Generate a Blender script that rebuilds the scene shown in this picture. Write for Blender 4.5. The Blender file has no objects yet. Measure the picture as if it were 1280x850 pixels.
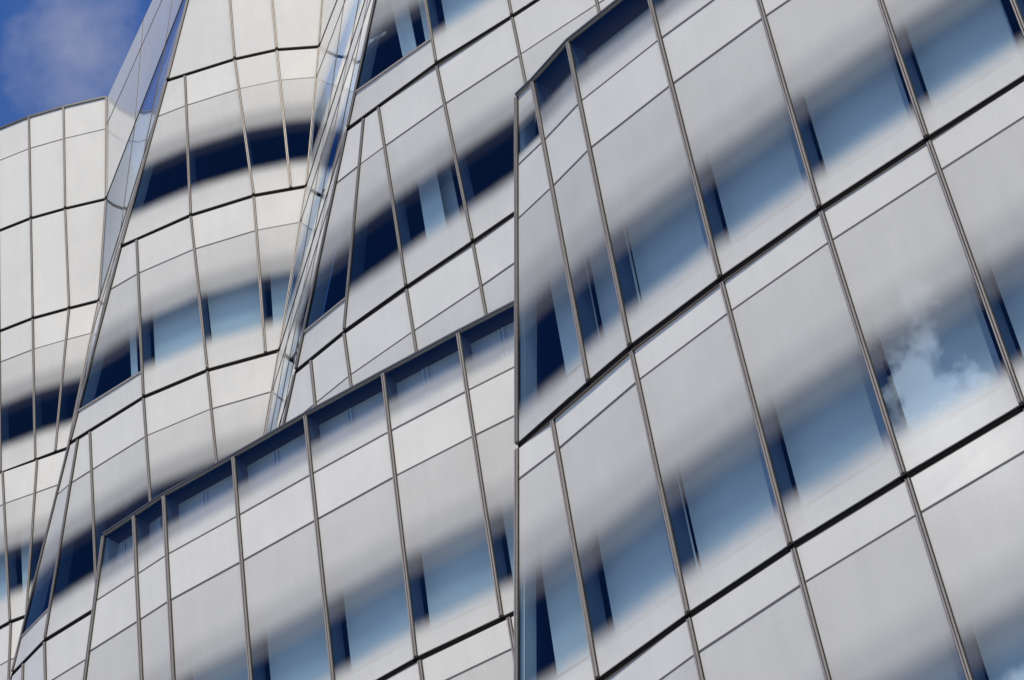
import bpy, math, random
from mathutils import Vector, Matrix
random.seed(7)
S = bpy.context.scene
COL = S.collection
EYE = 1.7                                  # camera height above the pavement

# ------------------------------------------------------------------ camera
cam_d = bpy.data.cameras.new('camera')
cam_d.sensor_width = 36.0
cam_d.lens = 3514.0 / 1280.0 * 36.0
cam_d.clip_end = 5000
cam = bpy.data.objects.new('camera', cam_d)
COL.objects.link(cam)
P_, R_ = math.radians(42.485), math.radians(-10.0755)
fw = Vector((0, math.cos(P_), math.sin(P_)))
r0, u0 = Vector((1, 0, 0)), Vector((0, -math.sin(P_), math.cos(P_)))
rr = r0 * math.cos(R_) + u0 * math.sin(R_)
ur = -r0 * math.sin(R_) + u0 * math.cos(R_)
cam.matrix_world = Matrix(((rr.x, ur.x, -fw.x, 0), (rr.y, ur.y, -fw.y, 0), (rr.z, ur.z, -fw.z, EYE), (0, 0, 0, 1)))
S.camera = cam

# ------------------------------------------------------------------ sky and sun
SUN_EL, SUN_AZ = math.radians(60), math.radians(181)     # high sun behind the camera
W = bpy.data.worlds.new('World')
S.world = W
W.use_nodes = True
N, L = W.node_tree.nodes, W.node_tree.links
N.clear()


def nd(tree, typ, **kw):
    n = tree.nodes.new(typ)
    for k, v in kw.items():
        if k.startswith('i_'):
            n.inputs[int(k[2:]) if k[2:].isdigit() else k[2:].replace('_', ' ')].default_value = v
        else:
            setattr(n, k, v)
    return n


def mth(tree, op, a, b=None, c=None, clamp=False):
    n = tree.nodes.new('ShaderNodeMath')
    n.operation = op
    n.use_clamp = clamp
    for i, v in enumerate((a, b, c)):
        if v is None:
            continue
        if isinstance(v, (int, float)):
            n.inputs[i].default_value = v
        else:
            tree.links.new(v, n.inputs[i])
    return n.outputs[0]


wt = W.node_tree
sky = nd(wt, 'ShaderNodeTexSky', sky_type='NISHITA', sun_disc=False, sun_elevation=SUN_EL, sun_rotation=SUN_AZ,
         altitude=0.0, air_density=1.0, dust_density=0.0, ozone_density=4.0)
tc = nd(wt, 'ShaderNodeTexCoord')
nz = nd(wt, 'ShaderNodeTexNoise', i_Scale=3.1, i_Detail=9.0, i_Roughness=0.55, i_Distortion=0.25)
L.new(tc.outputs['Generated'], nz.inputs['Vector'])
nz2 = nd(wt, 'ShaderNodeTexNoise', i_Scale=1.5, i_Detail=2.0, i_Roughness=0.5)
mp = nd(wt, 'ShaderNodeMapping')
mp.inputs['Location'].default_value = (3.7, 1.2, 0.4)
L.new(tc.outputs['Generated'], mp.inputs['Vector'])
L.new(mp.outputs[0], nz2.inputs['Vector'])


def cloud_bank(direction, radius, rough, soft):
    """one cumulus bank centred on a direction of the sky, with a ragged edge"""
    d = Vector(direction).normalized()
    vm = nd(wt, 'ShaderNodeVectorMath', operation='DOT_PRODUCT')
    nrm = nd(wt, 'ShaderNodeVectorMath', operation='NORMALIZE')
    L.new(tc.outputs['Generated'], nrm.inputs[0])
    L.new(nrm.outputs[0], vm.inputs[0])
    vm.inputs[1].default_value = d
    ang = mth(wt, 'ARCCOSINE', mth(wt, 'MINIMUM', vm.outputs['Value'], 0.99999))
    fine = nz
    if radius < 5:
        fine = nd(wt, 'ShaderNodeTexNoise', i_Scale=46.0, i_Detail=9.0, i_Roughness=0.56, i_Distortion=0.0)
        L.new(tc.outputs['Generated'], fine.inputs['Vector'])
    e = mth(wt, 'ADD', mth(wt, 'SUBTRACT', math.radians(radius), ang),
            mth(wt, 'MULTIPLY', mth(wt, 'SUBTRACT', fine.outputs['Fac'], 0.5), math.radians(rough) * 2))
    return mth(wt, 'DIVIDE', e, math.radians(soft), clamp=True)


def refl(p, n):
    """direction of the sky that a wall with outward normal n mirrors towards the pavement at the point p"""
    d = Vector(p).normalized()
    n = Vector(n).normalized()
    return tuple(d - 2 * d.dot(n) * n)


FILL_CLOUDS = [((0.75, -0.45, 0.75), 34, 30, 10), ((-0.2, -0.95, 0.08), 13, 14, 8), ((0.9, 0.3, 0.5), 26, 30, 12), ((0.25, -0.05, 0.95), 24, 26, 12), ((-0.55, 0.75, 0.12), 16, 16, 10), ((-0.86, -0.48, 0.08), 19, 10, 8)]  # unseen banks added to whiten the light on the facades
cov = mth(wt, 'MULTIPLY', mth(wt, 'SUBTRACT', nz2.outputs['Fac'], 0.50), 3.0, clamp=True)
cov = mth(wt, 'MULTIPLY', cov, 0.04)
for c in FILL_CLOUDS:
    cov = mth(wt, 'MAXIMUM', cov, cloud_bank(*c))
BOOSTED_CLOUDS = [(refl((4.42, 23.6, 19.42), (-0.543, -0.840, 0)), 1.6, 3.0, 0.8), (refl((4.02, 23.9, 20.6), (-0.543, -0.840, 0)), 0.5, 2.2, 2.2),
          (refl((4.50, 23.55, 15.35), (-0.543, -0.840, 0)), 1.6, 3.0, 0.9)]  # clouds mirrored in the right block, colour brightened beyond real cloud to show
boost = None
for c in BOOSTED_CLOUDS:
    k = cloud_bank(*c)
    boost = k if boost is None else mth(wt, 'MAXIMUM', boost, k)
mix = nd(wt, 'ShaderNodeMix', data_type='RGBA')
hs = nd(wt, 'ShaderNodeMix', data_type='RGBA', blend_type='MULTIPLY')
hs.inputs['Factor'].default_value = 1.0
L.new(sky.outputs[0], hs.inputs['A'])
hs.inputs['B'].default_value = (0.36, 0.76, 1.32, 1)
# thin high veil
nz3 = nd(wt, 'ShaderNodeTexNoise', i_Scale=13.0, i_Detail=5.0, i_Roughness=0.5)
L.new(tc.outputs['Generated'], nz3.inputs['Vector'])
veil = mth(wt, 'MULTIPLY', mth(wt, 'SUBTRACT', nz3.outputs['Fac'], 0.44), 3.2, clamp=True)
cov = mth(wt, 'MAXIMUM', cov, mth(wt, 'ADD', mth(wt, 'MULTIPLY', mth(wt, 'MULTIPLY', veil, 0.06), cloud_bank((-0.125, 0.64, 0.765), 7, 2, 3)),
      mth(wt, 'MULTIPLY', mth(wt, 'MAXIMUM', cloud_bank((-0.1310, 0.6397, 0.7574), 1.65, 1.5, 2.2), cloud_bank((-0.1486, 0.6309, 0.7615), 0.65, 1.5, 1.7)), 0.29)))
L.new(cov, mix.inputs['Factor'])
L.new(hs.outputs['Result'], mix.inputs['A'])
mix.inputs['B'].default_value = (8.4, 8.1, 7.6, 1)
bg = nd(wt, 'ShaderNodeBackground')
bg.inputs['Strength'].default_value = 0.1
mix2 = nd(wt, 'ShaderNodeMix', data_type='RGBA')
L.new(mth(wt, 'MULTIPLY', boost, 0.9), mix2.inputs['Factor'])
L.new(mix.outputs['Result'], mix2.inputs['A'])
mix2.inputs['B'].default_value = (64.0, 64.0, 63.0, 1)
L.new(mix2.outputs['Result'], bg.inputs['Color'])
wo = nd(wt, 'ShaderNodeOutputWorld')
L.new(bg.outputs[0], wo.inputs['Surface'])

sl = bpy.data.lights.new('sun', 'SUN')
sl.energy = 3.8
sl.angle = math.radians(0.5)
sl.color = (1.0, 0.935, 0.785)
sun = bpy.data.objects.new('sun', sl)
COL.objects.link(sun)
sd = Vector((math.sin(SUN_AZ) * math.cos(SUN_EL), math.cos(SUN_AZ) * math.cos(SUN_EL), math.sin(SUN_EL)))
sun.rotation_euler = sd.to_track_quat('Z', 'Y').to_euler()

S.view_settings.view_transform = 'Standard'
S.view_settings.look = 'None'
S.view_settings.gamma = 1.0
S.view_settings.exposure = 0.05
S.cycles.max_bounces = 10
S.cycles.transparent_max_bounces = 16
S.cycles.glossy_bounces = 4
S.cycles.diffuse_bounces = 3
S.cycles.caustics_reflective = False
S.cycles.caustics_refractive = False


# ------------------------------------------------------------------ materials
def mat(name, base, rough=0.5, metal=0.0, spec=0.5, noise=0.0, nscale=4.0, bump=0.0):
    m = bpy.data.materials.new(name)
    m.use_nodes = True
    t = m.node_tree
    b = t.nodes['Principled BSDF']
    b.inputs['Base Color'].default_value = (*base, 1)
    b.inputs['Roughness'].default_value = rough
    b.inputs['Metallic'].default_value = metal
    b.inputs['Specular IOR Level'].default_value = spec
    if noise:
        co = nd(t, 'ShaderNodeTexCoord')
        n = nd(t, 'ShaderNodeTexNoise', i_Scale=nscale, i_Detail=5.0)
        t.links.new(co.outputs['Object'], n.inputs['Vector'])
        mx = nd(t, 'ShaderNodeMix', data_type='RGBA')
        mx.inputs['A'].default_value = (*[c * (1 - noise) for c in base], 1)
        mx.inputs['B'].default_value = (*[min(1, c * (1 + noise)) for c in base], 1)
        t.links.new(n.outputs['Fac'], mx.inputs['Factor'])
        t.links.new(mx.outputs['Result'], b.inputs['Base Color'])
    return m


FRIT = (0.785, 0.743, 0.655)
TINT = (0.66, 0.79, 0.89)
GLASS_R0 = 0.044


def frit_nodes(t, k=0.975):
    """white ceramic frit under glass: faint cloudy soiling and thin vertical rain streaks"""
    b = t.nodes['Principled BSDF']
    b.inputs['Roughness'].default_value = 0.10
    b.inputs['IOR'].default_value = 1.55
    co = nd(t, 'ShaderNodeTexCoord')
    mp = nd(t, 'ShaderNodeMapping')
    mp.inputs['Scale'].default_value = (5.0, 5.0, 0.8)
    t.links.new(co.outputs['Object'], mp.inputs['Vector'])
    n1 = nd(t, 'ShaderNodeTexNoise', i_Scale=1.0, i_Detail=6.0, i_Roughness=0.6)
    t.links.new(mp.outputs[0], n1.inputs['Vector'])
    n2 = nd(t, 'ShaderNodeTexNoise', i_Scale=1.3, i_Detail=4.0)
    t.links.new(co.outputs['Object'], n2.inputs['Vector'])
    n3 = nd(t, 'ShaderNodeTexNoise', i_Scale=45.0, i_Detail=2.0)
    t.links.new(co.outputs['Object'], n3.inputs['Vector'])
    s = mth(t, 'ADD', mth(t, 'MULTIPLY', n1.outputs['Fac'], 0.5), mth(t, 'MULTIPLY', n2.outputs['Fac'], 0.5))
    s = mth(t, 'ADD', s, mth(t, 'MULTIPLY', mth(t, 'SUBTRACT', n3.outputs['Fac'], 0.5), 0.5))
    r = nd(t, 'ShaderNodeValToRGB')
    r.color_ramp.elements[0].position = 0.25
    r.color_ramp.elements[0].color = (*[c * 0.905 * k for c in FRIT], 1)
    r.color_ramp.elements[1].position = 0.7
    r.color_ramp.elements[1].color = (*[c * 1.02 * k for c in FRIT], 1)
    t.links.new(s, r.inputs['Fac'])
    oi = nd(t, 'ShaderNodeObjectInfo')
    hv = nd(t, 'ShaderNodeHueSaturation')
    t.links.new(mth(t, 'ADD', mth(t, 'MULTIPLY', oi.outputs['Random'], 0.05), 0.975), hv.inputs['Value'])
    t.links.new(r.outputs['Color'], hv.inputs['Color'])
    t.links.new(hv.outputs['Color'], b.inputs['Base Color'])
    return b, n1.outputs['Fac'], n2.outputs['Fac']


def frit_mat(name, rough=None):
    m = bpy.data.materials.new(name)
    m.use_nodes = True
    b = frit_nodes(m.node_tree, 1.035)[0]
    if rough is not None:
        b.inputs['Roughness'].default_value = rough
    return m


def window_mat(name, stops):
    """glass with a printed white frit whose density follows the height v in the panel"""
    m = bpy.data.materials.new(name)
    m.use_nodes = True
    t = m.node_tree
    b, streak, blot = frit_nodes(t)
    uv = nd(t, 'ShaderNodeUVMap')
    sep = nd(t, 'ShaderNodeSeparateXYZ')
    t.links.new(uv.outputs[0], sep.inputs[0])
    v = mth(t, 'ADD', sep.outputs['Y'], mth(t, 'MULTIPLY', mth(t, 'SUBTRACT', blot, 0.5), 0.03))
    ramp = nd(t, 'ShaderNodeValToRGB')
    ramp.color_ramp.interpolation = 'EASE'
    el = ramp.color_ramp.elements
    while len(el) > 1:
        el.remove(el[0])
    el[0].position, a = stops[0][0], stops[0][1]
    el[0].color = (a, a, a, 1)
    for p, a in stops[1:]:
        e = el.new(p)
        e.color = (a, a, a, 1)
    t.links.new(v, ramp.inputs['Fac'])
    lw = nd(t, 'ShaderNodeLayerWeight', i_Blend=0.5)
    fr = mth(t, 'ADD', mth(t, 'MULTIPLY', mth(t, 'POWER', lw.outputs['Facing'], 5.0), 1 - GLASS_R0), GLASS_R0)
    tr = nd(t, 'ShaderNodeBsdfTransparent')
    tr.inputs['Color'].default_value = (*TINT, 1)
    gl = nd(t, 'ShaderNodeBsdfGlossy')
    gl.inputs['Roughness'].default_value = 0.0
    gl.inputs['Color'].default_value = (0.66, 0.80, 1.0, 1)
    mc = nd(t, 'ShaderNodeMixShader')
    t.links.new(fr, mc.inputs[0])
    t.links.new(tr.outputs[0], mc.inputs[1])
    t.links.new(gl.outputs[0], mc.inputs[2])
    mx = nd(t, 'ShaderNodeMixShader')
    t.links.new(ramp.outputs['Color'], mx.inputs[0])
    t.links.new(mc.outputs[0], mx.inputs[1])
    t.links.new(b.outputs[0], mx.inputs[2])
    t.links.new(mx.outputs[0], t.nodes['Material Output'].inputs['Surface'])
    return m


M = dict(
    frit=frit_mat('white_frit'),
    frit_side=frit_mat('white_frit_satin', 0.32),
    alu=mat('anodised_aluminium', (0.38, 0.335, 0.30), 0.55, 0.25, noise=0.2, nscale=20),
    gasket=mat('black_gasket', (0.012, 0.011, 0.010), 0.7),
    bronze=mat('dark_bronze', (0.17, 0.14, 0.115), 0.55, 0.3),
    joint=mat('black_joint', (0.004, 0.004, 0.004), 0.9, spec=0.1),
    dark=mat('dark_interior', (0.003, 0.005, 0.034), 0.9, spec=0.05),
    fin=mat('painted_inner_fin', (0.055, 0.08, 0.125), 0.6, spec=0.1),
    edge=mat('painted_corner_fin', (0.42, 0.47, 0.50), 0.6, spec=0.2),
    coping=mat('dark_grey_coping', (0.09, 0.09, 0.095), 0.5, 0.4),
    soffit=mat('navy_soffit', (0.004, 0.006, 0.02), 0.9, spec=0.05),
    blind=mat('grey_blind_fabric', (0.70, 0.70, 0.66), 0.9, spec=0.1, noise=0.06, nscale=2.0),
    post=mat('pale_post', (0.75, 0.75, 0.75), 0.5),
    roof=mat('grey_roof_gravel', (0.25, 0.25, 0.24), 0.95, noise=0.3, nscale=30),
)
GLASS = {
    'window': window_mat('window_frit_band', [(0.0, 0.90), (0.24, 0.87), (0.39, 0.66), (0.53, 0.15), (0.63, 0.0), (0.80, 0.0), (0.925, 0.93), (1.0, 0.98)]),
    'tall': window_mat('window_frit_tall_band', [(0.0, 0.90), (0.18, 0.87), (0.34, 0.62), (0.50, 0.10), (0.58, 0.0), (0.82, 0.0), (0.95, 0.93), (1.0, 0.98)]),
    'sharp': window_mat('window_frit_narrow_band', [(0.0, 0.93), (0.16, 0.91), (0.33, 0.58), (0.46, 0.02), (0.54, 0.0), (0.72, 0.0), (0.86, 0.95), (1.0, 1.0)]),
    'low': window_mat('window_frit_to_transom', [(0.0, 0.93), (0.2, 0.91), (0.38, 0.55), (0.55, 0.05), (0.62, 0.0), (0.808, 0.0), (0.812, 0.97), (1.0, 1.0)]),
    'thin': window_mat('thin_even_frit', [(0.0, 0.25), (1.0, 0.30)]),
    'parapet': window_mat('parapet_frit_fade', [(0.0, 0.0), (0.42, 0.02), (0.64, 0.47), (0.90, 0.97), (1.0, 1.0)]),
}


# ------------------------------------------------------------------ mesh helpers
class MB:
    def __init__(s):
        s.v, s.f, s.m, s.uv = [], [], [], []

    def face(s, pts, mi=0, uv=None):
        i = len(s.v)
        s.v += [tuple(p) for p in pts]
        s.f.append(tuple(range(i, i + len(pts))))
        s.m.append(mi)
        s.uv.append(uv or [(0, 0)] * len(pts))

    def hexa(s, a, b, mi=0):
        """solid between two quads (each 4 points in the same turn)"""
        s.face(a[::-1], mi)
        s.face(b, mi)
        for i in range(4):
            j = (i + 1) % 4
            s.face([a[i], a[j], b[j], b[i]], mi)

    def build(s, name, mats, parent, origin=(0, 0, 0), smooth=False):
        me = bpy.data.meshes.new(name)
        o = Vector(origin)
        me.from_pydata([tuple(Vector(p) - o) for p in s.v], [], s.f)
        if not isinstance(mats, (list, tuple)):
            mats = [mats]
        for m in mats:
            me.materials.append(m)
        ul = me.uv_layers.new(name='UVMap')
        k = 0
        for pi, p in enumerate(me.polygons):
            p.material_index = s.m[pi]
            p.use_smooth = smooth
            for q in range(len(s.f[pi])):
                ul.data[k].uv = s.uv[pi][q]
                k += 1
        if smooth:
            import bmesh
            bm = bmesh.new()
            bm.from_mesh(me)
            bmesh.ops.remove_doubles(bm, verts=bm.verts, dist=1e-5)
            bm.to_mesh(me)
            bm.free()
        ob = bpy.data.objects.new(name, me)
        COL.objects.link(ob)
        if parent is not None:
            ob.parent = parent
        return ob


def V3(p, z):
    return Vector((p[0], p[1], z + EYE))


def hn(a, b):
    """outward horizontal normal of a wall that runs from a to b (left to right seen from outside)"""
    t = Vector((b[0] - a[0], b[1] - a[1], 0))
    t.normalize()
    return Vector((t.y, -t.x, 0))


class Wall:
    """one storey of curtain wall: mullion lines given by two plan points at two heights"""

    def __init__(s, zt, zb, lines):
        s.zt, s.zb = zt, zb
        s.lines = []
        for ln in lines:
            a, b = ln[0], ln[1]
            za, zb_ = (ln[2], ln[3]) if len(ln) > 2 else (zt, zb)
            s.lines.append((Vector((a[0], a[1])), Vector((b[0], b[1])), za, zb_))

    def at(s, i, z):
        a, b, za, zb = s.lines[i]
        f = (za - z) / (za - zb)
        return a + (b - a) * f

    def poly(s, z):
        return [s.at(i, z) for i in range(len(s.lines))]

    def nrm(s, i):
        z = (s.zt + s.zb) / 2
        p = s.poly(z)
        ns = []
        if i > 0:
            ns.append(hn(p[i - 1], p[i]))
        if i < len(p) - 1:
            ns.append(hn(p[i], p[i + 1]))
        n = sum(ns, Vector((0, 0, 0)))
        n.normalize()
        return n


def strip(mb, wall, z0, z1, d0, d1, mi=0, ext=0.0, idx=None):
    """a horizontal bar along the wall from height z1 up to z0, d1 (inner) to d0 (outer) off the glass"""
    n = len(wall.lines)
    rng = idx if idx is not None else range(n)
    zc = (z0 + z1) / 2
    pts = []
    rng = list(rng)
    for k, i in enumerate(rng):
        p = wall.at(i, zc)
        nn = wall.nrm(i)
        q = Vector((p.x, p.y, 0))
        pts.append((q, nn))
    for k in range(len(pts) - 1):
        (a, na), (b, nb) = pts[k], pts[k + 1]
        def Q(p, nn, d, z):
            return p + nn * d + Vector((0, 0, z + EYE))
        lo = [Q(a, na, d1, z1), Q(b, nb, d1, z1), Q(b, nb, d0, z1), Q(a, na, d0, z1)]
        hi = [Q(a, na, d1, z0), Q(b, nb, d1, z0), Q(b, nb, d0, z0), Q(a, na, d0, z0)]
        mb.face([lo[3], lo[2], hi[2], hi[3]], mi)
        mb.face([lo[0], lo[1], lo[2], lo[3]], mi)
        mb.face([hi[3], hi[2], hi[1], hi[0]], mi)
        mb.face([lo[1], lo[0], hi[0], hi[1]], mi)
        if k == 0:
            mb.face([lo[0], lo[3], hi[3], hi[0]], mi)
        if k == len(pts) - 2:
            mb.face([lo[2], lo[1], hi[1], hi[2]], mi)


def pane(wall, i, z0, z1, off, bow=0.0, nx=3, ny=5, gap=0.018):
    """one sheet of glass between mullions i and i+1, from z0 down to z1, with a slight pillow bow"""
    mb = MB()
    def P(u, v):
        z = z0 + (z1 - z0) * v
        a, b = wall.at(i, z), wall.at(i + 1, z)
        w = (b - a).length
        uu = (gap + u * max(w - 2 * gap, 0.02)) / max(w, 0.05)
        p = a + (b - a) * uu
        n = hn(a, b) if w > 0.02 else wall.nrm(i)
        d = off + bow * 16 * u * (1 - u) * v * (1 - v)
        return Vector((p.x, p.y, z + EYE)) + n * d
    for x in range(nx):
        for y in range(ny):
            us, vs = (x / nx, (x + 1) / nx), (y / ny, (y + 1) / ny)
            c = [(us[0], vs[1]), (us[1], vs[1]), (us[1], vs[0]), (us[0], vs[0])]
            mb.face([P(*q) for q in c], 0, [(q[0], q[1]) for q in c])
    return mb


def slab_panel(wall, i, z0, z1, off, th=0.03, gap=0.018):
    mb = MB()
    q, r = [], []
    for (k, z) in ((i, z1), (i + 1, z1), (i + 1, z0), (i, z0)):
        a, b = wall.at(i, z), wall.at(i + 1, z)
        w = (b - a).length
        p = a + (b - a) * (gap / w) if k == i else b - (b - a) * (gap / w)
        n = hn(a, b)
        q.append(Vector((p.x, p.y, z + EYE)) + n * (off - th))
        r.append(Vector((p.x, p.y, z + EYE)) + n * off)
    mb.hexa(q, r)
    return mb


def mullion(wall, i, z0, z1, fin=0.28, wide=1.0, edge=False):
    """two slim aluminium strips with a dark groove between them, and an inner fin behind the glass"""
    mb = MB()
    pt, pb = wall.at(i, z0), wall.at(i, z1)
    n = wall.nrm(i)
    t = Vector((-n.y, n.x, 0))
    def bar(s0, s1, d0, d1, mi):
        a, b = [], []
        for z, p, out in ((z1, pb, a), (z0, pt, b)):
            o = Vector((p.x, p.y, z + EYE))
            out += [o + t * s0 + n * d1, o + t * s1 + n * d1, o + t * s1 + n * d0, o + t * s0 + n * d0]
        mb.hexa(a, b, mi)
    w = wide
    bar(-0.024 * w, -0.009 * w, 0.034, -0.02, 0)
    bar(0.009 * w, 0.024 * w, 0.034, -0.02, 0)
    bar(-0.0089 * w, 0.0089 * w, 0.010, -0.021, 1)
    bar(-0.036 * w, -0.0241 * w, 0.012, -0.022, 1)
    bar(0.0241 * w, 0.036 * w, 0.012, -0.022, 1)
    if fin:
        bar(-0.03, 0.03, -0.024, -fin, 2)
    return mb


def empty(name, loc, label, cat, group=None):
    e = bpy.data.objects.new(name, None)
    COL.objects.link(e)
    e.location = loc
    e.empty_display_size = 1
    e['label'] = label
    e['category'] = cat
    if group:
        e['group'] = group
    return e


def blind_mesh(wall, i, z0, z1, depth, g0, g1, slant=0.0):
    """a fabric blind hanging behind the glass; g0, g1 are the gaps in metres at its left and right"""
    mb = MB()
    q, r = [], []
    n = hn(wall.at(i, (z0 + z1) / 2), wall.at(i + 1, (z0 + z1) / 2))
    for (k, z) in ((0, z1), (1, z1), (1, z0), (0, z0)):
        a, b = wall.at(i, z), wall.at(i + 1, z)
        w = (b - a).length
        d = (b - a) / w
        if isinstance(g0, tuple):                      # both edges measured from the right-hand mullion
            s = w - (g0[0] if k == 0 else g1)
        else:
            s = min(g0, w * .4) if k == 0 else w - min(g1, w * .45)
        p = a + d * s
        q.append(Vector((p.x, p.y, z + EYE)) - n * (depth + 0.012))
        r.append(Vector((p.x, p.y, z + EYE)) - n * depth)
    mb.hexa(q, r)
    return mb


JH = 0.105          # height of the black floor joint


def facade(root, storeys, org, fin=0.28, interior=2.5, mats_roof=True, left_wall=True, inner=True, wide=1.0):
    """storeys: list of dicts wall, rows [(z_from, z_to, kind)], blinds {bay: (g0, g1) or list}, joint (bool below)"""
    org = Vector(org)
    for si, st in enumerate(storeys):
        w = st['wall']
        nb = len(w.lines) - 1
        zt = w.zt - (JH / 2 if si > 0 else 0.03)
        zb = w.zb + JH / 2
        for (za, zc, kind) in st['rows']:
            a = min(za, zt) if abs(za - w.zt) > .001 else zt
            c = zc if abs(zc - w.zb) > .001 else zb
            a2 = a - (0.012 if abs(za - w.zt) > .001 else 0)
            c2 = c + (0.012 if abs(zc - w.zb) > .001 else 0)
            for i in range(nb):
                if i in st.get('skip', ()):
                    continue
                off = random.uniform(-.003, .003)
                if kind == 'solid':
                    slab_panel(w, i, a2, c2, off).build('spandrel_panel', M['frit'], root, org)
                elif kind == 'plain':
                    pane(w, i, a2, c2, off, random.uniform(-.004, .004)).build('frit_panel', M['frit'], root, org, True)
                else:
                    g = st.get('glass', {}).get(i, kind)
                    wp = pane(w, i, a2, c2, off, random.uniform(-.004, .004)).build(
                        'parapet_pane' if kind == 'parapet' else 'window_panel', GLASS[g], root, org, True)
                    if g == 'low':
                        mb = MB()
                        zs = a2 + (c2 - a2) * 0.81
                        strip(mb, w, zs + .018, zs - .018, 0.02, -0.02, 0, idx=(i, i + 1))
                        mb.build('sill', M['alu'], wp, org)
                    for bl in st.get('blinds', {}).get(i, []):
                        g0, g1 = bl[0], bl[1]
                        bm_ = blind_mesh(w, i, a2 - 0.05, c2 + (bl[2] if len(bl) > 2 else 0.30), (bl[3] if len(bl) > 3 else st.get('blind_depth', fin + 0.02)), g0, g1)
                        bm_.build('roller_blind', M['blind'], wp, org)
                        if g in ('window', 'tall'):
                            zr = a2 + (c2 - a2) * 0.893
                            blind_mesh(w, i, zr + .016, zr - .016, 0.035, bl[0], max(bl[1], 0.10)).build('sill_rail', M['joint'], wp, org)
                    if kind == 'parapet':
                        # pale upstand of the roof terrace behind the glass and two slim posts
                        dd = st.get('parapet_depth', 0.38)
                        bm_ = blind_mesh(w, i, a2 - 0.002, c2 + 0.02, dd, 0.0, 0.0)
                        bm_.build('upstand', M['blind'], wp, org)
                        mb = MB()
                        p0, p1 = w.at(i, zc), w.at(i + 1, zc)
                        n = hn(p0, p1)
                        t = Vector((-n.y, n.x, 0))
                        for s in (0.40, 0.45):
                            p = p0 + (p1 - p0) * s
                            o = Vector((p.x, p.y, EYE)) - n * (dd - .03)
                            A = [o - t * .012 - n * .012, o + t * .012 - n * .012, o + t * .012 + n * .012, o - t * .012 + n * .012]
                            mb.hexa([q + Vector((0, 0, c2)) for q in A], [q + Vector((0, 0, a2 - .04)) for q in A])
                        mb.build('post', M['post'], wp, org)
            if abs(zc - w.zb) > .001:
                mb = MB()
                strip(mb, w, zc + st.get('bar', 0.011), zc - st.get('bar', 0.011), 0.006, -0.03, 0, idx=st.get('span'))
                mb.build('transom', M['bronze'], root, org)
        for i in range(nb + 1):
            if i in st.get('nomull', ()):
                continue
            mullion(w, i, zt, zb - 0.0, st.get('edge_fin', fin) if i == 0 else fin, wide).build('mullion', [M['alu'], M['gasket'], M['edge'] if i == 0 else M['fin']], root, org)
        if st.get('joint', True):
            mb = MB()
            strip(mb, w, w.zb + JH / 2 - .012, w.zb - JH / 2 + .012, -0.012, -0.07, 0)
            strip(mb, w, w.zb + JH / 2, w.zb + JH / 2 - .012, -0.004, -0.07, 1)
            strip(mb, w, w.zb - JH / 2 + .012, w.zb - JH / 2, -0.004, -0.07, 1)
            mb.build('floor_joint', [M['joint'], M['bronze']], root, org)
        if inner and interior:
            # floor slab behind the spandrel and dark rear wall of the rooms
            mb = MB()
            zsl = st.get('slab', w.zb)
            strip(mb, w, zsl - .06, zsl - .45, -0.08, -interior)
            mb.build('floor_slab', M['dark'], root, org)
            mb = MB()
            strip(mb, w, w.zt - .08, w.zb - .05, -interior, -interior - .1)
            mb.build('core_wall', M['dark'], root, org)
            for i, nm in ((0, 'l'), (nb, 'r')):
                mb = MB()
                n = w.nrm(i)
                t = Vector((-n.y, n.x, 0)) * (0.05 if i == 0 else -0.05)
                q, r = [], []
                for z, d in ((w.zb - .05, -fin - .03), (w.zb - .05, -interior), (w.zt - .08, -interior), (w.zt - .08, -fin - .03)):
                    p = w.at(i, z)
                    o = Vector((p.x, p.y, z + EYE)) + n * d
                    q.append(o)
                    r.append(o + t)
                mb.hexa(q, r)
                mb.build('party_wall', M['dark'], root, org)


def roof_cap(root, org, w, z, depth, coping=True, name='roof'):
    mb = MB()
    strip(mb, w, z - .0, z - .25, -0.10, -depth)
    mb.build(name, M['roof'], root, org)


def coping(root, org, w, z, depth=0.38):
    mb = MB()
    strip(mb, w, z + .030, z - .004, 0.038, 0.004, 0)
    strip(mb, w, z + .027, z - .002, 0.004, -depth - .04, 1)
    strip(mb, w, z - .004, z - .026, 0.022, -0.015, 2)
    mb.build('coping', [M['coping'], M['soffit'], M['alu']], root, org)


def lower_facade(root, org, w, ztop, depth):
    mb = MB()
    strip(mb, w, ztop - .06, -EYE, 0.0, -depth)
    mb.build('lower_facade', M['frit'], root, org)


def core(root, org, w, ztop, zbot, d0, d1):
    mb = MB()
    strip(mb, w, ztop, zbot, -d0, -d1)
    mb.build('building_core', M['dark'], root, org)


J = lambda k: 23.125 + 4.2 * k

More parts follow.
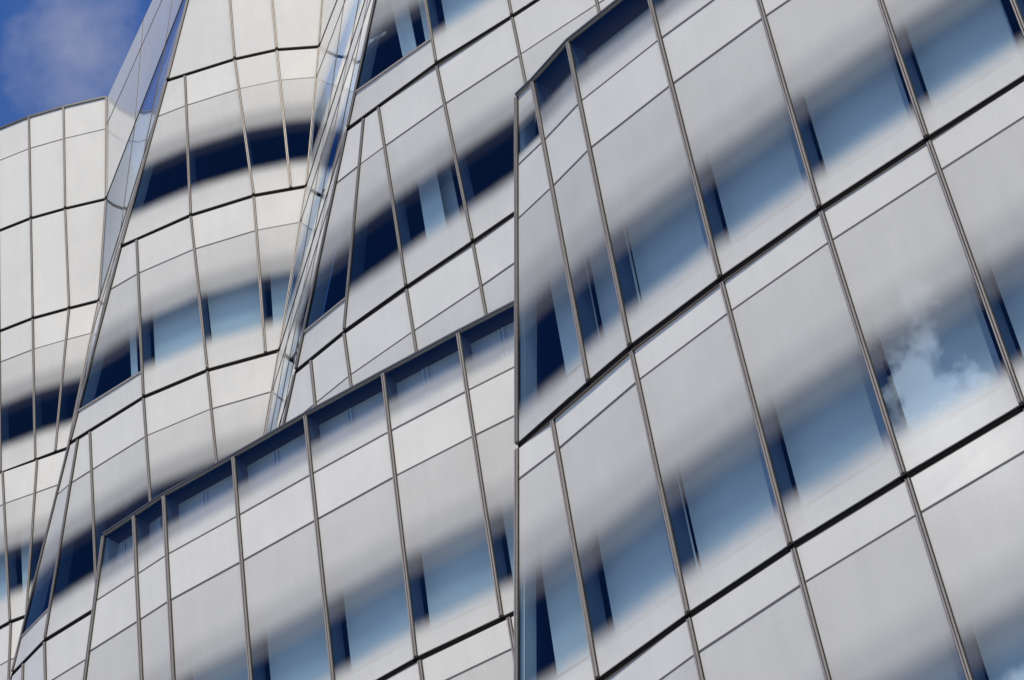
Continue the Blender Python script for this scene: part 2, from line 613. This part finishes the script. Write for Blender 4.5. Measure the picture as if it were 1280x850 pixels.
# ------------------------------------------------------------------ right-hand wing: near block, parapet in view
org = (4.0, 24.0, 0)
R = empty('glass_wing', org, 'nearest white glass block at right, big bays with pale blue blinds and one cloud reflection', 'building', 'white fritted glass blocks')
up = [((0.46, 26.6), (-0.17, 27.24)), ((0.89, 26.20), (0.85, 26.28)), ((1.45, 25.62), (1.42, 25.76)), ((2.60, 24.76), (2.61, 24.83)),
      ((3.86, 23.90), (3.86, 23.94)), ((5.16, 23.08), (5.16, 23.10)), ((6.46, 22.27), (6.46, 22.29)), ((7.76, 21.47), (7.76, 21.49)), ((9.06, 20.70), (9.06, 20.72)), ((10.4, 19.95), (10.4, 19.97))]
wR1 = Wall(28.66, J(0), [(a, b, 27.35, J(0)) for a, b in up])
mid = [((-0.17, 27.24), (-0.75, 27.40)), ((0.33, 26.82), (0.29, 26.66)), ((1.43, 25.80), (1.42, 25.72)), ((2.62, 24.86), (2.64, 24.80)),
       ((3.87, 23.95), (3.93, 23.93)), ((5.17, 23.11), (5.22, 23.10)), ((6.46, 22.29), (6.50, 22.27)), ((7.76, 21.49), (7.79, 21.47)), ((9.06, 20.72), (9.08, 20.71)), ((10.4, 19.97), (10.4, 19.97))]
wR2 = Wall(J(0), J(-1), mid)
low = [((-0.75, 27.40), (-1.2, 27.6)), ((0.05, 26.9), (-0.1, 27.0)), ((1.42, 25.72), (1.42, 25.7)), ((2.66, 24.79), (2.70, 24.75)),
       ((3.95, 23.92), (4.0, 23.9)), ((5.24, 23.09), (5.28, 23.05)), ((6.52, 22.26), (6.55, 22.24)), ((7.80, 21.47), (7.82, 21.45)), ((9.09, 20.70), (9.1, 20.7)), ((10.4, 19.97), (10.4, 19.97))]
wR3 = Wall(J(-1), J(-2), low)
BL = {i: [(0.055, 0.16 + 0.03 * min(i - 2, 3))] for i in range(2, 9)}
BL[1] = [(0.06, 0.02)]
BL0 = dict(BL)
BL1 = dict(BL)
BL1[0] = [((0.86,), 0.02)]
BL0[0] = [((0.70,), 0.02)]
facade(R, [
    dict(wall=wR1, rows=[(28.66, 27.48, 'parapet'), (27.48, 26.60, 'solid'), (26.60, J(0), 'window')], glass={0: 'tall'}, blind_depth=0.385, blinds=BL0),
    dict(wall=wR2, rows=[(J(0), J(0) - .53, 'solid'), (J(0) - .53, J(-1), 'window')], glass={0: 'tall'}, blind_depth=0.385, blinds=BL1),
    dict(wall=wR3, rows=[(J(-1), J(-1) - .53, 'solid'), (J(-1) - .53, J(-2), 'window')], blinds=BL0),
], org, fin=0.31)
coping(R, org, wR1, 28.66)
roof_cap(R, org, wR1, 26.95, 3.0)
lower_facade(R, org, wR3, J(-2), 2.8)
mb = MB()           # plain return wall that runs back to the lower block
for (z0, z1, p0, p1) in ((28.66, J(0), wR1.at(0, 28.66), wR1.at(0, J(0))), (J(0), J(-1), wR2.at(0, J(0)), wR2.at(0, J(-1))), (J(-1), -EYE, wR3.at(0, J(-1)), wR3.at(0, J(-2)))):
    b = [V3(p1, z1) + Vector((.03, .05, 0)), V3(p1, z1) + Vector((1.4, 4.6, 0)), V3(p0, z0) + Vector((1.0, 4.6, 0)), V3(p0, z0) + Vector((.03, .05, 0))]
    mb.hexa([q + Vector((.06, 0, 0)) for q in b], b)
mb.build('return_wall', M['frit'], R, org)

# ------------------------------------------------------------------ lower-left wing in front of the towers
org = (-3.0, 32.0, 0)
LW = empty('glass_wing', org, 'low white glass block with sloping dark parapet line, running across the bottom centre', 'building', 'white fritted glass blocks')
ln = [((-6.87, 33.97), (-7.80, 34.55)), ((-6.31, 33.62), (-6.33, 33.66)), ((-5.76, 33.27), (-5.80, 33.33)), ((-4.54, 32.65), (-4.56, 32.70)),
      ((-3.30, 32.0), (-3.31, 32.04)), ((-2.0, 31.37), (-2.07, 31.33)), ((-0.77, 30.78), (-0.80, 30.76)), ((0.47, 30.22), (0.45, 30.22)), ((1.7, 29.7), (1.7, 29.7)), ((3.0, 29.2), (3.0, 29.2))]
wL1 = Wall(28.53, J(0), ln)
ln2 = [((-7.80, 34.55), (-8.6, 35.1)), ((-6.33, 33.66), (-6.4, 33.7)), ((-5.80, 33.33), (-5.85, 33.36)), ((-4.56, 32.70), (-4.56, 32.7)),
       ((-3.31, 32.04), (-3.31, 32.04)), ((-2.02, 31.31), (-2.02, 31.31)), ((-0.70, 30.70), (-0.70, 30.70)), ((0.5, 30.2), (0.5, 30.2)), ((1.7, 29.7), (1.7, 29.7)), ((3.0, 29.2), (3.0, 29.2))]
wL2 = Wall(J(0), J(-1), ln2)
BLL = {i: [(0.10, 0.03)] for i in range(0, 9)}
facade(LW, [
    dict(wall=wL1, rows=[(28.53, 27.35, 'parapet'), (27.35, 26.47, 'solid'), (26.47, J(0), 'window')], blinds=BLL, parapet_depth=0.30),
    dict(wall=wL2, rows=[(J(0), J(0) - .55, 'solid'), (J(0) - .55, J(-1), 'window')], blinds=BLL),
], org, fin=0.32, interior=0.6)
coping(LW, org, wL1, 28.53, 0.30)
core(LW, org, wL1, 26.9, J(-1), 0.75, 4.5)
lower_facade(LW, org, wL2, J(-1), 4.5)

# ------------------------------------------------------------------ central tower (behind the low block)
org = (0.0, 33.0, 0)
CT = empty('glass_tower', org, 'white glass tower with navy windows rising behind the low block and beside the nearest block', 'building', 'white fritted glass blocks')
far = [((2.33, 30.32), (2.33, 30.32)), ((3.72, 29.55), (3.72, 29.55)), ((5.1, 28.8), (5.1, 28.8)), ((6.5, 28.1), (6.5, 28.1))]
wC0 = Wall(J(5), J(4), [((0.79, 30.98), (-0.62, 31.62)), ((0.97, 31.0), (0.95, 31.10))] + far)
wC1 = Wall(J(4), J(3), [((-0.66, 31.62), (-2.16, 32.98)), ((-0.44, 31.85), (-0.44, 31.85)), ((0.95, 31.11), (0.95, 31.11))] + far)
wC2 = Wall(J(3), J(2), [((-2.16, 32.98), (-3.62, 34.26)), ((-1.83, 32.763), (-2.68, 33.52)), ((-1.55, 32.58), (-1.53, 32.74)), ((-0.44, 31.88), (-0.34, 31.98)), ((0.95, 31.11), (0.97, 31.13))] + far)
wC3 = Wall(J(2), J(1), [((-3.62, 34.26), (-5.1, 35.5)), ((-3.32, 34.02), (-3.35, 34.08)), ((-2.68, 33.52), (-2.64, 33.50)), ((-1.53, 32.75), (-1.49, 32.75)), ((-0.34, 32.0), (-0.30, 32.0)), ((0.97, 31.13), (0.97, 31.13))] + far)
wC9 = Wall(47.33, J(5), [((1.95, 30.2), (0.79, 30.98)), ((2.33, 30.32), (2.33, 30.32))] + far[1:])
facade(CT, [
    dict(wall=wC9, rows=[(47.33, J(5), 'plain')]),
    dict(wall=wC0, rows=[(J(5), J(5) - .97, 'solid'), (J(5) - .97, J(4), 'window')], blinds={}),
    dict(wall=wC1, rows=[(J(4), J(4) - .97, 'solid'), (J(4) - .97, J(3), 'sharp')], glass={0: 'low'}, blinds={0: [((.80,), .50, .2), ((.30,), .03, .2)], 1: [(.14, .03, .2)], 2: [(.1, .05)]}),
    dict(wall=wC2, rows=[(J(3), J(3) - .97, 'solid'), (J(3) - .97, J(2), 'sharp')], glass={0: 'low'}, blinds={2: [(.34, .80, .3), (.80, .45, .3, .5)]}),
    dict(wall=wC3, rows=[(J(2), J(2) - .97, 'solid'), (J(2) - .97, J(1), 'sharp')], blinds={}),
], org, interior=2.2, wide=0.8)
roof_cap(CT, org, wC9, 47.33, 2.2)

# ------------------------------------------------------------------ left tower (bulging front)
org = (-5.5, 39.0, 0)
BT = empty('glass_tower', org, 'bulging glass tower whose tilted edge meets the sky', 'building', 'white fritted glass blocks')
wB9 = Wall(50.8, 47.33, [((-4.4, 37.9), (-5.2, 38.15)), ((-3.7, 38.1), (-3.75, 38.15)), ((-2.2, 38.45), (-2.45, 38.4))])
wB5 = Wall(47.33, J(5), [((-5.2, 38.15), (-6.09, 38.5)), ((-4.58, 38.18), (-4.62, 38.25)), ((-3.69, 38.18), (-3.73, 38.20)), ((-2.45, 38.4), (-2.86, 38.32))])
wB4 = Wall(J(5), J(4), [((-6.09, 38.5), (-7.29, 38.89)), ((-5.70, 38.434), (-5.79, 38.385)), ((-4.62, 38.25), (-4.49, 38.16)), ((-3.73, 38.20), (-3.75, 38.16)), ((-2.86, 38.32), (-3.44, 38.16))])
wB3 = Wall(J(4), J(3), [((-7.29, 38.89), (-8.61, 39.69)), ((-6.95, 38.76), (-6.99, 38.78)), ((-5.79, 38.385), (-5.69, 38.36)), ((-4.49, 38.16), (-4.56, 38.207)), ((-3.44, 38.16), (-4.29, 38.17))])
wB2 = Wall(J(3), J(2), [((-8.61, 39.69), (-10.09, 40.98)), ((-8.42, 39.583), (-9.28, 40.16)), ((-8.16, 39.437), (-8.16, 39.50)), ((-6.99, 38.78), (-6.95, 38.80)), ((-5.69, 38.36), (-5.62, 38.36)), ((-4.29, 38.17), (-5.2, 38.22))])
wB1 = Wall(J(2), J(1), [((-10.09, 40.98), (-11.4, 42.3)), ((-9.80, 40.68), (-9.98, 40.85)), ((-9.28, 40.16), (-9.28, 40.18)), ((-8.16, 39.50), (-8.16, 39.50)), ((-6.95, 38.80), (-6.95, 38.80)), ((-5.2, 38.22), (-6.0, 38.4))])
facade(BT, [
    dict(wall=wB9, rows=[(50.8, 49.7, 'solid'), (49.7, 47.33, 'plain')]),
    dict(wall=wB5, rows=[(47.33, J(5), 'plain')]),
    dict(wall=wB4, rows=[(J(5), J(5) - .95, 'solid'), (J(5) - .95, J(4), 'sharp')], blinds={}),
    dict(wall=wB3, rows=[(J(4), J(4) - .95, 'solid'), (J(4) - .95, J(3), 'sharp')], glass={0: 'low'}, blinds={0: [((.52,), .36, .2), ((.27,), .03, .2)], 1: [(.12, .02)], 2: [(.07, .02)], 3: [(.16, .02)]}),
    dict(wall=wB2, rows=[(J(3), J(3) - .97, 'solid'), (J(3) - .97, J(2), 'sharp')], glass={0: 'low'}, blinds={}),
    dict(wall=wB1, rows=[(J(2), J(2) - .97, 'solid'), (J(2) - .97, J(1), 'sharp')]),
], org, interior=2.2, wide=0.8)
roof_cap(BT, org, wB9, 50.8, 2.2)
coping(BT, org, wB9, 50.8, 0.3)
lower_facade(BT, org, wB1, J(1), 3.0)


def flank(root, org, levels, cols, glass_rows, frit='frit'):
    """side wall between a front edge and a back corner; levels: [(z, left point, right point)], left and right as seen from outside"""
    o = Vector(org)
    for k in range(len(levels) - 1):
        (za, la, ra), (zb, lb, rb) = levels[k], levels[k + 1]
        n = cols
        lines = []
        for c in range(n + 1):
            f = c / n
            a = (la[0] + (ra[0] - la[0]) * f, la[1] + (ra[1] - la[1]) * f)
            b = (lb[0] + (rb[0] - lb[0]) * f, lb[1] + (rb[1] - lb[1]) * f)
            lines.append((a, b))
        w = Wall(za, zb, lines)
        kind = glass_rows[k]
        zs = za - .97 if za - zb > 3.3 else None
        for i in range(n):
            if zs:
                pane(w, i, za - .04, zs + .012, 0.0, random.uniform(-.003, .003), gap=.012).build('spandrel_panel', M[frit], root, org, True)
            top = (zs - .012) if zs else za - .04
            if kind == 'plain':
                pane(w, i, top, zb + .04, 0.0, random.uniform(-.004, .004), gap=.012).build('frit_panel', M[frit], root, org, True)
            else:
                pane(w, i, top, zb + .04, 0.0, random.uniform(-.004, .004), gap=.012).build('window_panel', GLASS[kind], root, org, True)
        if zs:
            mb = MB()
            strip(mb, w, zs + .010, zs - .010, 0.008, -0.03)
            mb.build('transom', M['bronze'], root, org)
        mb = MB()
        strip(mb, w, zb + .035, zb - .035, 0.006, -0.05)
        mb.build('floor_joint', M['joint'], root, org)
        for i in range(1, n):
            mb = MB()
            pt, pb = w.at(i, za - .04), w.at(i, zb + .04)
            nn = w.nrm(i)
            t = Vector((-nn.y, nn.x, 0))
            q, r = [], []
            for s, d in ((-.011, -.02), (.011, -.02), (.011, .008), (-.011, .008)):
                q.append(V3(pb, zb + .04) + t * s + nn * d)
                r.append(V3(pt, za - .04) + t * s + nn * d)
            mb.hexa(q, r)
            mb.build('mullion', M['bronze'], root, org)
        mb = MB()
        strip(mb, w, za - .05, zb + .05, -1.2, -1.3)
        mb.build('core_wall', M['dark'], root, org)


# left side wall of the left tower, running back to the far-left block
flank(BT, org, [
    (50.8, (-8.50, 44.50), (-4.40, 37.90)), (47.33, (-8.65, 44.52), (-5.20, 38.15)), (J(5), (-8.91, 44.52), (-6.09, 38.5)),
    (J(4), (-9.70, 44.52), (-7.29, 38.89)), (J(3), (-10.6, 44.55), (-8.61, 39.69)), (J(2), (-11.6, 44.6), (-10.09, 40.98))],
    3, ['plain', 'thin', 'sharp', 'sharp', 'sharp'])
# left side wall of the central tower, running back to the left tower's right-hand corner
flank(CT, (0.0, 33.0, 0), [
    (47.33, (-2.45, 38.40), (1.95, 30.2)), (J(5), (-2.86, 38.32), (0.79, 30.98)), (J(4), (-3.44, 38.16), (-0.66, 31.62)), (J(3), (-4.29, 38.17), (-2.16, 32.98)),
    (J(2), (-5.2, 38.22), (-3.62, 34.26)), (J(1), (-6.0, 38.4), (-5.1, 35.5))],
    4, ['plain', 'sharp', 'sharp', 'sharp', 'sharp'], 'frit_side')

# ------------------------------------------------------------------ far-left block
org = (-10.5, 45.0, 0)
AT = empty('glass_tower', org, 'farthest white glass block with plain upper panels and a thin roof edge against blue sky', 'building', 'white fritted glass blocks')
def aw(zt, zb, r_t, r_b, inner_t, inner_b):
    base = [(-14.6, 46.9), (-13.75, 46.25), (-12.9, 45.68), (-12.08, 45.25), (-11.26, 44.92), (-10.45, 44.70)]
    ls = [(p, p) for p in base]
    if inner_t:
        ls.append((inner_t, inner_b))
    ls.append((r_t, r_b))
    return Wall(zt, zb, ls)
wA9 = aw(50.8, 47.33, (-8.52, 44.50), (-8.65, 44.52), (-9.58, 44.58), (-9.62, 44.59))
wA5 = aw(47.33, J(5), (-8.65, 44.52), (-8.91, 44.52), (-9.62, 44.59), (-9.60, 44.59))
wA4 = aw(J(5), J(4), (-8.91, 44.52), (-9.70, 44.50), (-9.60, 44.59), (-9.99, 44.57))
wA3 = Wall(J(4), J(3), [(p, p) for p in [(-14.6, 46.9), (-13.75, 46.25), (-12.9, 45.68), (-12.08, 45.25)]] + [((-11.2, 44.85), (-11.04, 44.72)), ((-10.40, 44.66), (-10.68, 44.62)), ((-9.70, 44.50), (-10.50, 44.52))])
wA2 = Wall(J(3), J(2), [(p, p) for p in [(-14.6, 46.9), (-13.75, 46.25), (-12.9, 45.68), (-12.08, 45.25)]] + [((-11.02, 44.72), (-11.2, 44.75)), ((-10.50, 44.55), (-10.6, 44.58))])
facade(AT, [
    dict(wall=wA9, rows=[(50.8, 49.7, 'solid'), (49.7, 47.33, 'plain')]),
    dict(wall=wA5, rows=[(47.33, J(5), 'plain')]),
    dict(wall=wA4, rows=[(J(5), J(5) - .95, 'solid'), (J(5) - .95, J(4), 'sharp')]),
    dict(wall=wA3, rows=[(J(4), J(4) - .95, 'solid'), (J(4) - .95, J(3), 'sharp')], blinds={i: [(.2, .02)] for i in range(7)}),
    dict(wall=wA2, rows=[(J(3), J(3) - .95, 'solid'), (J(3) - .95, J(2), 'sharp')]),
], org, interior=2.2, wide=0.8)
roof_cap(AT, org, wA9, 50.8, 6.0)
mb = MB()
strip(mb, wA9, 50.83, 50.77, 0.03, -0.2)
mb.build('coping', M['coping'], AT, org)
lower_facade(AT, org, wA2, J(2), 4.0)

# ------------------------------------------------------------------ ground out of view: road, kerb, pavement
def sheet(name, x0, x1, y0, y1, z, m, h=0.0):
    mb = MB()
    q = [Vector((x0, y0, z)), Vector((x1, y0, z)), Vector((x1, y1, z)), Vector((x0, y1, z))]
    if h:
        mb.hexa([p - Vector((0, 0, h)) for p in q], q)
    else:
        mb.face(q)
    o = mb.build(name, m, None)
    o['kind'] = 'structure'
    return o
sheet('ground', -600, 600, -600, 600, -0.16, mat('ground_concrete', (0.22, 0.215, 0.20), 0.9, noise=0.25, nscale=0.6))
sheet('road', -600, 600, -6, 10, -0.15, mat('asphalt', (0.05, 0.05, 0.052), 0.9, noise=0.2, nscale=3))
sheet('pavement', -600, 600, 10.2, 60, -0.004, mat('paving', (0.30, 0.29, 0.27), 0.85, noise=0.15, nscale=1.5), 0.15)
sheet('kerb', -600, 600, 10.0, 10.2, 0.0, mat('kerb_stone', (0.35, 0.34, 0.32), 0.8), 0.15)
